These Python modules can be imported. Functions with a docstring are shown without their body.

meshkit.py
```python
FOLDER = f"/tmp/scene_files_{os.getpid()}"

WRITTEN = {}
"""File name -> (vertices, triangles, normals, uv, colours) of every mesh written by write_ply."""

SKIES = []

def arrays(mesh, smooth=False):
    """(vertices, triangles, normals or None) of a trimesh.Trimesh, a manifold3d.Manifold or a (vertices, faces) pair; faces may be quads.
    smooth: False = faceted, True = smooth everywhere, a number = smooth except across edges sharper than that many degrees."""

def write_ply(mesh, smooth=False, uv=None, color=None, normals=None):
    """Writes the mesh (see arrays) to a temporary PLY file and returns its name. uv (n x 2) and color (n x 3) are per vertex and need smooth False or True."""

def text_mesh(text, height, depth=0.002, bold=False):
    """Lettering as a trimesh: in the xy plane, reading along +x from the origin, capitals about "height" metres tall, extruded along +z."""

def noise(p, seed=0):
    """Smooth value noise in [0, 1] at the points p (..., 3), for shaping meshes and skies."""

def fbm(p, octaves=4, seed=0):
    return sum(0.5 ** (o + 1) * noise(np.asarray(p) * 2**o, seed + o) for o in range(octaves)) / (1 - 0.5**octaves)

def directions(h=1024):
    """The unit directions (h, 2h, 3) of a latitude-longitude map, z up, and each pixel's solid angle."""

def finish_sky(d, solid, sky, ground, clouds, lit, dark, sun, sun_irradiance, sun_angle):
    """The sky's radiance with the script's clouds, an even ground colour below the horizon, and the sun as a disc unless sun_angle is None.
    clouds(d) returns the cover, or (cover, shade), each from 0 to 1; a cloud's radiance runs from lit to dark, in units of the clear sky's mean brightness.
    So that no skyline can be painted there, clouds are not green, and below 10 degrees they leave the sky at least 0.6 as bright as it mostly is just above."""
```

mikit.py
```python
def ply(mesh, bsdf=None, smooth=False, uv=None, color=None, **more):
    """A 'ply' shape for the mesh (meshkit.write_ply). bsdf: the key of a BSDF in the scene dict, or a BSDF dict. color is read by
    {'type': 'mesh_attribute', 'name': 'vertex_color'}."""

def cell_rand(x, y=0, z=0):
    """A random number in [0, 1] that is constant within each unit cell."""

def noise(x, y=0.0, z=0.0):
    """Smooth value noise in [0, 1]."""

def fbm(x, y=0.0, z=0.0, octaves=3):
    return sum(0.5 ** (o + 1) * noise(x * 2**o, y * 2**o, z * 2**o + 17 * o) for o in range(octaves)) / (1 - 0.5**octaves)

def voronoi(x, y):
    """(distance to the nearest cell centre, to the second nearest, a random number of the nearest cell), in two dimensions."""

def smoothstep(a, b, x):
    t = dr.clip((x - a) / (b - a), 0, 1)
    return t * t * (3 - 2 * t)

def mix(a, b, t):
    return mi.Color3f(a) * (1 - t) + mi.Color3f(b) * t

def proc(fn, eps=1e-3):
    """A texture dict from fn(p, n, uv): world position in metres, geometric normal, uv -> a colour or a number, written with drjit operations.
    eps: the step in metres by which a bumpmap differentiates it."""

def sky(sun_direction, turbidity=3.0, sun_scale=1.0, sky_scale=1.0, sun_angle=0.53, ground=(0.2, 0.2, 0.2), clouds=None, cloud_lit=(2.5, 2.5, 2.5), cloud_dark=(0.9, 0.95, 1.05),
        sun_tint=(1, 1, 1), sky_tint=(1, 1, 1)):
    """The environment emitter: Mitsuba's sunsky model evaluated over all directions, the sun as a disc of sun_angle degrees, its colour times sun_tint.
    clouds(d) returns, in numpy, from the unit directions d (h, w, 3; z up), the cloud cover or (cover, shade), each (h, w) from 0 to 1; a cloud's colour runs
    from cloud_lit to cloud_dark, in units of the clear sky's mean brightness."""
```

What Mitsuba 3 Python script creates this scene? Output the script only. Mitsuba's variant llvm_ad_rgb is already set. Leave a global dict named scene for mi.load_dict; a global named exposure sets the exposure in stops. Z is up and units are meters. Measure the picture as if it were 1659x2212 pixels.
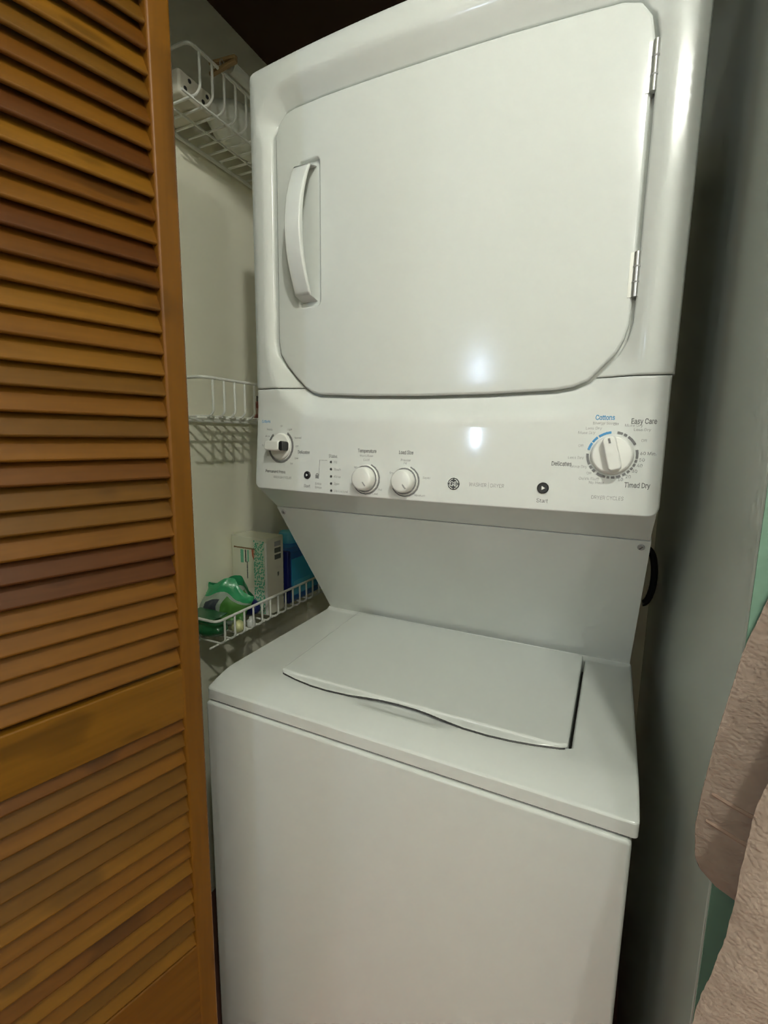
import math, random
import numpy as np, trimesh, mitsuba as mi, mikit, meshkit, manifold3d, shapely, mapbox_earcut
import drjit as dr
from shapely.geometry import Polygon, Point, LineString, box as sbox
from shapely import affinity
T = mi.ScalarTransform4f
PI = math.pi
rng = np.random.default_rng(7)
scene, labels = {'type': 'scene'}, {}

# ------------------------------------------------------------------ camera, light, exposure
def cam_axes(yaw, pitch, roll):
    a, b, c = np.radians([yaw, pitch, roll])
    fw = np.array([-np.sin(a) * np.cos(b), np.cos(a) * np.cos(b), np.sin(b)])
    r = np.cross(fw, [0, 0, 1]); r /= np.linalg.norm(r); u = np.cross(r, fw)
    return r * np.cos(c) + u * np.sin(c), -r * np.sin(c) + u * np.cos(c), fw
CAM = np.array([.6186, -.5796, 1.3491])
_r, _u, _f = cam_axes(25.54, -8.97, .835)
scene['camera'] = {'type': 'perspective', 'fov_axis': 'x', 'fov': 2 * math.degrees(math.atan(829.5 / 1033.0)), 'near_clip': .02, 'far_clip': 50,
                   'to_world': T().look_at(origin=CAM.tolist(), target=(CAM + _f).tolist(), up=_u.tolist())}
exposure = 0.5
LAMPS = [((.94, -.84, 2.33), .030, (630, 642, 568), 'small bare bulb ceiling lamp nearest the closet'), ((1.42, -1.78, 2.31), .050, (150, 148, 142), 'bare bulb added out of view at the far side of the room as fill')]  # second bulb is added fill that evens the light on the front
WINDOW_RGB = (75, 95, 130)
FILL_PANE_RGB = (3.6, 4.0, 4.7)  # glow of the added pane opposite the closet

# ------------------------------------------------------------------ materials
def rgb(*c): return {'type': 'rgb', 'value': list(c)}
def mat(key, color, rough=.5, spec=.5, metal=0., coat=0., coat_gloss=.9, sheen=0., bump=None, bscale=.001, two=True):
    m = {'type': 'principled', 'base_color': color if isinstance(color, dict) else rgb(*color), 'roughness': rough, 'metallic': metal, 'specular': spec}
    if coat: m['clearcoat'] = coat; m['clearcoat_gloss'] = coat_gloss
    if sheen: m['sheen'] = sheen
    if bump is not None: m = {'type': 'bumpmap', 'arbitrary': mikit.proc(bump), 'scale': bscale, 'bsdf': m}
    scene[key] = {'type': 'twosided', 'bsdf': m} if two else m
    return key
N, FB, SS, MIX = mikit.noise, mikit.fbm, mikit.smoothstep, mikit.mix

def gloss(key, c, alpha, ior=1.5):
    scene[key] = {'type': 'twosided', 'bsdf': {'type': 'roughplastic', 'diffuse_reflectance': rgb(*c), 'alpha': alpha, 'int_ior': ior, 'distribution': 'ggx'}}; return key
ENAMEL = gloss('mat_enamel', (.665, .685, .665), .03, 1.5)
PLASTIC = gloss('mat_panel_plastic', (.68, .695, .68), .008)
KNOB = mat('mat_knob_plastic', (.76, .76, .73), .3, .5)
DARK = mat('mat_dark_plastic', (.03, .03, .03), .45)
GAP_DARK = mat('mat_gasket', (.05, .05, .05), .8)
INK = mat('mat_ink', (.16, .16, .165), .6)
INK_BLUE = mat('mat_ink_blue', (.06, .25, .5), .6)
INK_PALE = mat('mat_ink_pale', (.33, .33, .33), .6)
BLACK = mat('mat_black', (.012, .012, .014), .3)
CHROME = mat('mat_steel', (.6, .6, .58), .3, metal=1.)
WIRE = mat('mat_wire', (.86, .86, .80), .35)
GREY = mat('mat_grey_metal', (.3, .3, .3), .5)

def wall_paint(key, c, rough=.6, amp=.03, spec=.4):
    def col(p, n, uv):
        t = FB(p.x * 3.1 + 5, p.y * 3.1 + 9, p.z * 3.1, 3)
        return mi.Color3f(*c) * (1 - amp + 2 * amp * t)
    def bmp(p, n, uv):
        return FB(p.x * 160, p.y * 160, p.z * 160, 2)
    return mat(key, mikit.proc(col), rough, spec, bump=bmp, bscale=.0006)
CREAM = wall_paint('mat_cream_paint', (.90, .87, .72))
PALE = wall_paint('mat_pale_paint', (.40, .435, .40), .24, spec=.9)
GREEN = wall_paint('mat_green_paint', (.165, .285, .215), .36)
TEALROOM = wall_paint('mat_room_paint', (.80, .79, .72), .6)
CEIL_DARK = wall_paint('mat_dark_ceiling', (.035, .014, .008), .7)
CEIL = wall_paint('mat_ceiling', (.85, .84, .78), .8)
TRIMW = mat('mat_trim_white', (.8, .77, .7), .35)
def floor_col(p, n, uv):
    t = FB(p.x * 7, p.y * 60, 3, 3)
    return MIX((.10, .040, .034), (.15, .060, .050), t)
FLOOR = mat('mat_floor', mikit.proc(floor_col), .45)

def wood(key, a, b, seed, along_z=False):
    # grain runs along the length of the piece
    def col(p, n, uv):
        l = p.z if along_z else p.y
        c = p.y * .97 + p.x * .24 if along_z else p.z
        w = N(l * 5 + seed, c * 22, seed * 1.7)
        g = FB(l * 9 + seed, c * 170 + w * 3.0, p.x * 20 + seed, 3)
        big = FB(l * 5.5, c * 30 + seed, seed, 2)
        knot = SS(.72, .9, N(l * 14 + seed * 3, c * 40, seed))
        t = dr.clip(g * .65 + big * .5 - .08, 0, 1)
        return MIX(a, b, t) * (1 - .35 * knot)
    return mat(key, mikit.proc(col), .45, .25)
WOODS = [wood('mat_wood_a', (0.0874, 0.0299, 0.0018), (0.1539, 0.0581, 0.0040), 1.3),
         wood('mat_wood_b', (0.0624, 0.0194, 0.0014), (0.1206, 0.0405, 0.0026), 4.1),
         wood('mat_wood_c', (0.1040, 0.0405, 0.0026), (0.1789, 0.0722, 0.0053), 7.9),
         wood('mat_wood_d', (0.0458, 0.0126, 0.0014), (0.0790, 0.0232, 0.0022), 11.2),
         wood('mat_wood_e', (0.0707, 0.0274, 0.0021), (0.1165, 0.0475, 0.0037), 15.6)]
WOOD_V = wood('mat_wood_stile', (0.0957, 0.0334, 0.0018), (0.1581, 0.0598, 0.0040), 21.3, True)

def terry_bump(p, n, uv): return FB(p.x * 480, p.y * 480, p.z * 480, 2)
def terry_col(p, n, uv):
    t = FB(p.x * 90, p.y * 90, p.z * 90, 3)
    return MIX((.30, .225, .185), (.40, .31, .26), t)
TOWEL = mat('mat_terry', mikit.proc(terry_col), .95, .1, sheen=.6, bump=terry_bump, bscale=.0016)
TOWEL_BAND = mat('mat_towel_band', (.36, .25, .20), .9, .1)

# ------------------------------------------------------------------ helpers
def numbered(k):
    if k not in used: used.add(k); return k
    i = 1
    while f'{k}_{i:03d}' in used: i += 1
    used.add(f'{k}_{i:03d}'); return f'{k}_{i:03d}'
used = set()
def thing(name, label, cat, group=None):
    k = numbered(name); labels[k] = {'label': label, 'category': cat}
    if group: labels[k]['group'] = group
    return k
def put(name, mesh, m, parent=None, label=None, smooth=30, **more):
    """one entry of the scene; mesh may be a mesh or a ready shape dict"""
    k = numbered(f'{parent}__{name}' if parent else name)
    scene[k] = dict(mesh) if isinstance(mesh, dict) else mikit.ply(mesh, m, smooth=smooth, **more)
    if label: labels.setdefault(k, {})['label'] = label
    return k
def struct(name, mesh, m, label=None, smooth=False, **more):
    k = put(name, mesh, m, None, None, smooth, **more)
    labels[k] = {'label': label, 'kind': 'structure'}
    return k
def one(name, mesh, m, label, cat, group=None, smooth=30):
    k = put(name, mesh, m, None, None, smooth)
    labels[k] = {'label': label, 'category': cat}
    if group: labels[k]['group'] = group
    return k
cat = trimesh.util.concatenate
def bx(x0, x1, y0, y1, z0, z1):
    m = trimesh.creation.box(extents=(x1 - x0, y1 - y0, z1 - z0)); m.apply_translation(((x0 + x1) / 2, (y0 + y1) / 2, (z0 + z1) / 2)); return m
def man(m): return manifold3d.Manifold(manifold3d.Mesh(np.asarray(m.vertices, np.float32), np.asarray(m.faces, np.uint32)))
def tri(M):
    q = M.to_mesh(); return trimesh.Trimesh(np.array(q.vert_properties[:, :3], float), np.array(q.tri_verts), process=False)
def rbox(x0, x1, y0, y1, z0, z1, r=.004, n=12):
    c = [manifold3d.Manifold.sphere(r, n).translate((x, y, z)) for x in (x0 + r, x1 - r) for y in (y0 + r, y1 - r) for z in (z0 + r, z1 - r)]
    return tri(manifold3d.Manifold.batch_hull(c))
def refine(m, l): return tri(man(m).refine_to_length(l))
def warp(m, fn):
    m = m.copy(); m.vertices = fn(np.array(m.vertices)); return m
def front(m):          # (u, v, w) -> x = u, z = v, y = -w
    return warp(m, lambda p: np.c_[p[:, 0], -p[:, 2], p[:, 1]])
def densify(ring, step):
    c = np.array(ring.coords)[:-1]; out = []
    for a, b in zip(c, np.roll(c, -1, 0)):
        k = max(1, int(math.ceil(np.linalg.norm(b - a) / step))); out += [a + (b - a) * i / k for i in range(k)]
    return np.array(out)
def vnormals(p):       # outward for a counter-clockwise ring (mitred)
    d = np.roll(p, -1, 0) - p; d /= np.linalg.norm(d, axis=1, keepdims=True)
    n1 = np.c_[d[:, 1], -d[:, 0]]; n0 = np.roll(n1, 1, 0); s = n0 + n1
    return s / np.maximum((s * n0).sum(1, keepdims=True), .5)
def bevel(poly, h, r, n=4, step=.02, back=0., fill=0.):
    """polygon extruded from w = 0 to h with its front edges rounded to r"""
    poly = shapely.geometry.polygon.orient(poly, 1.0)
    prof = ([(back * (1 - math.sin(t)), back * (1 - math.cos(t))) for t in np.linspace(0, PI / 2, 3)] if back else [(0, 0)])
    prof = [(i, z) for i, z in prof][::1]
    if back: prof = [(back, 0), (back * .3, back * .3), (0, back)]
    prof += [(r * (1 - math.cos(t)), h - r + r * math.sin(t)) for t in np.linspace(0, PI / 2, n + 1)]
    rings = [densify(q, step) for q in [poly.exterior, *poly.interiors]]
    nor = [vnormals(p) for p in rings]
    V, F, off = [], [], 0
    tops, bots = [], []
    for p, nn in zip(rings, nor):
        k = len(p); base = off
        for ins, z in prof: V.append(np.c_[p - nn * ins, np.full(k, z)])
        for j in range(len(prof) - 1):
            a = base + j * k + np.arange(k); b = base + j * k + (np.arange(k) + 1) % k
            F.append(np.c_[a, b, b + k]); F.append(np.c_[a, b + k, a + k])
        bots.append(base + np.arange(k)); tops.append(base + (len(prof) - 1) * k + np.arange(k)); off += k * len(prof)
    V = np.vstack(V)
    if fill:        # an even net of points inside the caps, so that they can be bent smoothly
        from scipy.spatial import Delaunay
        x0, y0, x1, y1 = poly.bounds
        for idx, flip in ((np.concatenate(tops), False), (np.concatenate(bots), True)):
            a = V[idx]; e, parts_ = 0, []
            for t in tops: parts_.append(a[e:e + len(t), :2]); e += len(t)
            pg = Polygon(parts_[0], parts_[1:])
            gx, gy = np.meshgrid(np.arange(x0 + fill / 2, x1, fill), np.arange(y0 + fill / 2, y1, fill)); gx = gx + (np.arange(gx.shape[0]) % 2)[:, None] * fill / 2
            g = np.c_[gx.ravel(), gy.ravel()]; g = g[shapely.contains_xy(pg.buffer(-fill * .6), g[:, 0], g[:, 1])]
            P2 = np.vstack([a[:, :2], g]); t = Delaunay(P2 + np.random.default_rng(1).normal(0, 1e-8, P2.shape)).simplices
            c = P2[t].mean(1); t = t[shapely.contains_xy(pg, c[:, 0], c[:, 1])]
            u, w = P2[t[:, 1]] - P2[t[:, 0]], P2[t[:, 2]] - P2[t[:, 0]]; ar = u[:, 0] * w[:, 1] - u[:, 1] * w[:, 0]; t[ar < 0] = t[ar < 0][:, ::-1]
            t = t[abs(ar) > 1e-10]
            full = np.r_[idx, len(V) + np.arange(len(g))]; V = np.vstack([V, np.c_[g, np.full(len(g), a[0, 2])]])
            F.append(full[t[:, ::-1] if flip else t])
        return trimesh.Trimesh(V, np.vstack(F), process=False)
    for idx, flip in ((np.concatenate(tops), False), (np.concatenate(bots), True)):
        ends = np.cumsum([len(t) for t in tops]).astype(np.uint32)
        t = mapbox_earcut.triangulate_float64(V[idx][:, :2] + np.random.default_rng(3).normal(0, 1e-7, (len(idx), 2)), ends).reshape(-1, 3).astype(int)
        a = V[idx][:, :2]; cr = np.cross(np.c_[a[t[:, 1]] - a[t[:, 0]], np.zeros(len(t))], np.c_[a[t[:, 2]] - a[t[:, 0]], np.zeros(len(t))])[:, 2]
        t = t[:, ::-1] if cr.sum() < 0 else t
        F.append(idx[t[:, ::-1] if flip else t])
    return trimesh.Trimesh(V, np.vstack(F), process=False)
def rrect(x0, x1, y0, y1, r=.01, q=6): return sbox(x0 + r, y0 + r, x1 - r, y1 - r).buffer(r, quad_segs=q)
def tube(pts, r, n=8, closed=False):
    """round bar along the polyline pts"""
    p = np.asarray(pts, float); t = np.gradient(p, axis=0); t /= np.linalg.norm(t, axis=1, keepdims=True)
    up = np.array([0, 0, 1.]) if abs(t[0][2]) < .9 else np.array([1., 0, 0]); V = []
    for i in range(len(p)):
        a = np.cross(t[i], up); a /= np.linalg.norm(a); b = np.cross(a, t[i]); up = b
        V.append(p[i] + r * (np.outer(np.cos(np.arange(n) * 2 * PI / n), a) + np.outer(np.sin(np.arange(n) * 2 * PI / n), b)))
    V = np.vstack(V + [p[:1], p[-1:]]); F = []
    for i in range(len(p) - 1):
        for j in range(n):
            a, b = i * n + j, i * n + (j + 1) % n; F += [(a, a + n, b + n), (a, b + n, b)]
    e = len(V) - 2
    for j in range(n):
        F += [(e, j, (j + 1) % n), (e + 1, (len(p) - 1) * n + (j + 1) % n, (len(p) - 1) * n + j)]
    m = trimesh.Trimesh(V, F, process=False)
    if m.volume < 0: m.invert()
    return m
def round_path(pts, r, n=5):
    pts = [np.array(p, float) for p in pts]; out = [pts[0]]
    for a, b, c in zip(pts, pts[1:], pts[2:]):
        d0, d1 = (a - b), (c - b); l0, l1 = np.linalg.norm(d0), np.linalg.norm(d1); k = min(r, l0 * .49, l1 * .49)
        s, e = b + d0 / l0 * k, b + d1 / l1 * k
        out += [(1 - t) ** 2 * s + 2 * t * (1 - t) * b + t * t * e for t in np.linspace(0, 1, n)]
    return out + [pts[-1]]
def lathe(prof, n=40): return trimesh.creation.revolve(np.array(prof, float), sections=n)
def grid_mesh(P):      # P (a, b, 3) -> triangles
    a, b = P.shape[:2]; i = np.arange(a * b).reshape(a, b)
    q = np.stack([i[:-1, :-1], i[1:, :-1], i[1:, 1:], i[:-1, 1:]], -1).reshape(-1, 4)
    return trimesh.Trimesh(P.reshape(-1, 3), np.vstack([q[:, [0, 1, 2]], q[:, [0, 2, 3]]]), process=False)
def sheet(P, th):      # closed sheet of thickness th along its normals
    m = grid_mesh(P); n = m.vertex_normals; a, b = P.shape[:2]; k = a * b
    V = np.vstack([m.vertices + n * th / 2, m.vertices - n * th / 2]); F = [m.faces, m.faces[:, ::-1] + k]
    i = np.arange(k).reshape(a, b); loop = np.concatenate([i[0, :-1], i[:-1, -1], i[-1, :0:-1], i[:0:-1, 0]])
    l2 = np.roll(loop, -1); F += [np.c_[loop, loop + k, l2 + k], np.c_[loop, l2 + k, l2]]
    return trimesh.Trimesh(V, np.vstack(F), process=False)
def blob(c, r, amp=.15, f=30, seed=0, sub=4):
    m = trimesh.creation.icosphere(sub); v = m.vertices
    k = 1 + amp * (meshkit.fbm((v * np.array(r)) * f + seed * 7.1, 3, seed) - .5) * 2
    m.vertices = v * k[:, None] * np.array(r) + np.array(c); return m

# ------------------------------------------------------------------ the closet and the room
XW, XR, YF, YB = -.36, .73, -.10, .82      # closet side walls, plane of the opening, back wall
HEAD, ZC = 2.135, 2.385
struct('floor', bx(-1.3, 2.1, -2.1, .92, -.06, 0), FLOOR, 'dark brown floor')
struct('wall_left', bx(XW - .08, XW, YF, YB, 0, ZC), CREAM, 'cream painted side wall of the closet behind the wire shelves')
struct('wall_back', bx(XW - .08, XR + .08, YB, YB + .08, 0, ZC), CREAM, 'back wall of the closet')
struct('wall_right', rbox(XR, XR + .10, YF + .002, YB, 0, ZC, .003, 8), PALE, 'grey green semi-gloss right side wall of the closet', smooth=30)
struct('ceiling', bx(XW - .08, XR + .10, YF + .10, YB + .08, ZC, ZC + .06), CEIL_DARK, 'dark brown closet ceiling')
struct('wall_front', cat([bx(XR + .10, 2.1, YF, YF + .10, 0, 2.44), bx(XR + .0015, XR + .1001, YF - .0001, YF + .0019, 0, HEAD)]), GREEN, 'green painted wall beside the closet opening, behind the towel')
struct('wall_header', cat([bx(XW - .08, XR + .10, YF, YF + .10, HEAD, 2.44)]), GREEN, 'wall above the closet opening')
struct('wall_side', bx(-1.3, -.105, YF, YF + .10, 0, HEAD), GREEN, 'green wall left of the closet opening')
struct('wall_room_left', bx(-1.38, -1.3, -2.1, YF, 0, 2.44), TEALROOM, 'left wall of the room')
struct('wall_room_right', bx(2.1, 2.18, -2.1, YF, 0, 2.44), TEALROOM, 'right wall of the room')
WX0, WX1, WZ0, WZ1 = -.058, -.010, 1.69, 1.83
struct('wall_room_back', cat([bx(-1.38, WX0, -2.18, -2.1, 0, 2.44), bx(WX1, 2.18, -2.18, -2.1, 0, 2.44), bx(WX0, WX1, -2.18, -2.1, 0, WZ0), bx(WX0, WX1, -2.18, -2.1, WZ1, 2.44)]), TEALROOM, 'wall of the room opposite the closet')
struct('ceiling_room', bx(-1.38, 2.18, -2.18, YF + .10, 2.44, 2.5), CEIL, 'ceiling of the room in front of the closet')
# a narrow frosted window and an added glowing pane with casing, opposite the closet: seen as reflections on the white enamel
_fr = cat([bx(WX0 - .03, WX0, -2.115, -2.085, WZ0 - .03, WZ1 + .03), bx(WX1, WX1 + .03, -2.115, -2.085, WZ0 - .03, WZ1 + .03), bx(WX0, WX1, -2.115, -2.085, WZ0 - .03, WZ0), bx(WX0, WX1, -2.115, -2.085, WZ1, WZ1 + .03)])
w = struct('window_1', _fr, TRIMW, 'narrow daylit window opposite the closet')
scene[w + '__pane'] = {**mikit.ply(bx(WX0, WX1, -2.15, -2.14, WZ0, WZ1), TRIMW), 'emitter': {'type': 'area', 'radiance': rgb(*WINDOW_RGB)}}
w = struct('added_window_2', cat([bx(-.97, -.962, -2.1, -2.075, 1.22, 2.27), bx(-.808, -.80, -2.1, -2.075, 1.22, 2.27), bx(-.962, -.808, -2.1, -2.075, 1.22, 1.30)]), TRIMW, 'narrow glowing pane added at the left of the wall opposite the closet')  # added glowing pane: stands for a bright doorway and fills in light
scene[w + '__pane'] = {**mikit.ply(bx(-.962, -.808, -2.095, -2.085, 1.30, 2.27), TRIMW), 'emitter': {'type': 'area', 'radiance': rgb(*FILL_PANE_RGB)}}
struct('trim_1', cat([rbox(-1.06, -.97, -2.1, -2.07, 1.14, 2.34, .006), rbox(-.80, -.71, -2.1, -2.07, 1.14, 2.34, .006), rbox(-.97, -.80, -2.1, -2.07, 1.14, 1.22, .006), rbox(-.97, -.80, -2.1, -2.07, 2.27, 2.34, .006)]), TRIMW, 'white casing of the added glowing pane opposite the closet', smooth=30)

# lamp under the room's ceiling and the added fill bulb
for LP, LR, LRGB, LBL in LAMPS:
    lp = thing('ceiling_lamp', LBL, 'lamp', 'ceiling lamps of the room')
    hang = lambda p: np.c_[p[:, 0], -p[:, 1], -p[:, 2]] + [LP[0], LP[1], 2.44]
    put('base', warp(lathe([(0, 0), (.06, 0), (.06, .015), (.03, .03), (.02, .035), (0, .035)]), hang), TRIMW, lp)
    put('socket', warp(lathe([(0, .035), (.018, .035), (.018, 2.446 - LP[2] - LR), (0, 2.446 - LP[2] - LR)]), hang), TRIMW, lp)
    _b = trimesh.creation.icosphere(3, LR); _b.apply_translation(LP)
    _k = put('bulb', _b, TRIMW, lp, smooth=True); scene[_k]['emitter'] = {'type': 'area', 'radiance': rgb(*LRGB)}

# pink rug added out of view, so its bounce tints the lower washer front
_rx, _ry = np.meshgrid(np.linspace(-.02, .98, 60), np.linspace(-.95, -.16, 48), indexing='ij')
_rz = .011 + .004 * meshkit.noise(np.stack([_rx * 160, _ry * 160, _rx * 0], -1), 4)
rg_ = thing('bounce_rug', 'dusty pink rug added out of view to tint the washer front', 'rug')
put('pile', sheet(np.stack([_rx, _ry, _rz], -1), .012), mat('mat_rug_pink', (.55, .24, .20), .95, .1), rg_, smooth=40)
put('hem', tube(round_path([(-.02, -.95, .009), (.98, -.95, .009), (.98, -.16, .009), (-.02, -.16, .009), (-.02, -.945, .009)], .03), .0085, 8), mat('mat_rug_hem', (.48, .20, .17), .9, .1), rg_)

# ------------------------------------------------------------------ stacked washer and dryer
W = .68
M = thing('stacked_washer_dryer', 'tall white stacked laundry unit, washer below and dryer above', 'washer dryer')
def bow(x): return .0193 * (1 - ((x - W / 2) / (W / 2)) ** 2)
DOOR = Polygon([(.0505, 1.70), (.0500, 1.515), (.0545, 1.4935), (.0690, 1.4730), (.0905, 1.4510), (.1110, 1.4330), (.1235, 1.4255), (.1400, 1.4205), (.2280, 1.4158), (.3287, 1.4133),
                (.4388, 1.4137), (.5358, 1.4172), (.5597, 1.4213), (.5775, 1.4290), (.6090, 1.4635), (.6180, 1.4815), (.6222, 1.5000), (.6230, 1.53), (.6230, 1.8300), (.6180, 1.8560), (.6050, 1.8730), (.5850, 1.8785),
                (.4472, 1.8805), (.3161, 1.8815), (.1555, 1.8850), (.0950, 1.8850), (.0740, 1.8820), (.0575, 1.8680), (.0510, 1.8500)])
DOOR = DOOR.buffer(-.006).buffer(.006, quad_segs=6).simplify(.0002)
ZS, ZB, ZT = 1.4335, 1.2485, 1.9588
def door_dist(x, z): return shapely.distance(shapely.points(x, z), DOOR)
def yf(x, z, dish=True):
    tilt = .0123 * np.clip((1.40 - z) / .14, 0, 1.15) 
    y = .1477 - bow(x) - tilt
    if dish:
        d = door_dist(x, z); k = np.clip((z - 1.845) / .03, 0, 1); b = np.clip((1.50 - z) / .07, 0, 1)     # k: above the door, b: below it
        k, b = k * k * (3 - 2 * k), b * b * (3 - 2 * b)
        wd = .020 + .017 * k + .018 * b; dep = .011 + .011 * k + .012 * b
        s = np.clip(1 - d / wd, 0, 1); y = y + dep * (s * (.5 + .4 * np.maximum(k, b)) + (.5 - .4 * np.maximum(k, b)) * s * s * (3 - 2 * s))
    return y
def on_front(m, f=yf, off=0.):     # a front-facing mesh (y = -w) laid on the surface
    return warp(m, lambda p: np.c_[p[:, 0], f(p[:, 0], p[:, 2]) + p[:, 1] + off, p[:, 2]])
H = .032
outer = rrect(0, W, ZB, ZT, .020)
hole = DOOR.buffer(.0036, quad_segs=4)
upper = outer.intersection(sbox(-1, ZS, 1, 3)).difference(hole)
upper = max(getattr(upper, 'geoms', [upper]), key=lambda g: g.area)
lower = rrect(.003, W - .003, ZB, ZS + .05, .014).intersection(sbox(-1, 0, 1, ZS - .0012)).difference(hole)
lower = max(getattr(lower, 'geoms', [lower]), key=lambda g: g.area)
def fascia(poly, r, l=.007):
    # the seam between the two pieces stays sharp: a small radius there, the large one on the outer edges
    m = front(bevel(poly, H, .003, 3, l * .8, fill=l))
    def rnd(p):
        p = p.copy(); e = .009
        for axis, lo, hi in ((0, 0, W), (2, None, ZT)):
            for edge, sg in ((lo, 1), (hi, -1)):
                if edge is None: continue
                d = sg * (p[:, axis] - edge); t = np.clip(1 - d / e, 0, 1)
                p[:, 1] += np.where(p[:, 1] < -.004, (e * (1 - np.sqrt(np.maximum(1 - t * t, 0)))) * 1.0, 0)
        return p
    return on_front(warp(m, rnd), off=H)
put('dryer_front', fascia(upper, .018), ENAMEL, M, smooth=40)
PANEL = put('control_panel', fascia(lower, .012), PLASTIC, M, smooth=40)
put('dryer_cabinet', rbox(.003, W - .003, .165, .72, 1.262, ZT - .004, .008), ENAMEL, M)
put('door_gasket', on_front(front(bevel(DOOR.buffer(.012).difference(DOOR.buffer(-.02)), .004, .001, 1)), lambda x, z: yf(x, z, False), .041), GAP_DARK, M, 'dark gap around the dryer door')

# dryer door with a grip pocket, a bow handle and two hinges
def ydoor(x, z): return .1477 - bow(x) + .0125
POCKET = rrect(.1010, .1440, 1.5700, 1.7985, .007)
D = put('dryer_door', on_front(front(bevel(DOOR.buffer(-.0002).difference(POCKET), .026, .004, 3, .010, fill=.014)), ydoor, .026), ENAMEL, M, smooth=40)
put('grip_pocket', on_front(front(bevel(POCKET.buffer(.002), .004, .001, 1)), ydoor, .0115), ENAMEL, D)
def handle():
    n = 40; t = np.linspace(0, 1, n); z = 1.578 + .212 * t; prot = .012 + .033 * np.sin(PI * t) ** .8
    prot[0] = prot[-1] = -.004
    P = []
    for zz, pp in zip(z, prot):
        yb = float(ydoor(.118, zz)); th = .007 + .004 * (1 - abs(2 * (zz - 1.578) / .212 - 1))
        sec = rrect(.1035, .1345, 0, th, .0028, 3); c = densify(shapely.geometry.polygon.orient(sec, 1).exterior, .01)
        P.append(np.c_[c[:, 0], yb - pp + c[:, 1], np.full(len(c), zz)])
    P = np.array(P); k = P.shape[1]; P = np.concatenate([P, P[:, :1]], 1); m = grid_mesh(P)
    V = np.vstack([m.vertices, P[0].mean(0)[None], P[-1].mean(0)[None]]); F = [m.faces]; e = n * (k + 1)
    j = np.arange(k); F += [np.c_[np.full(k, e), j, j + 1], np.c_[np.full(k, e + 1), (n - 1) * (k + 1) + j + 1, (n - 1) * (k + 1) + j]]
    m = trimesh.Trimesh(V, np.vstack(F), process=True); trimesh.repair.fix_normals(m); return m
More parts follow.
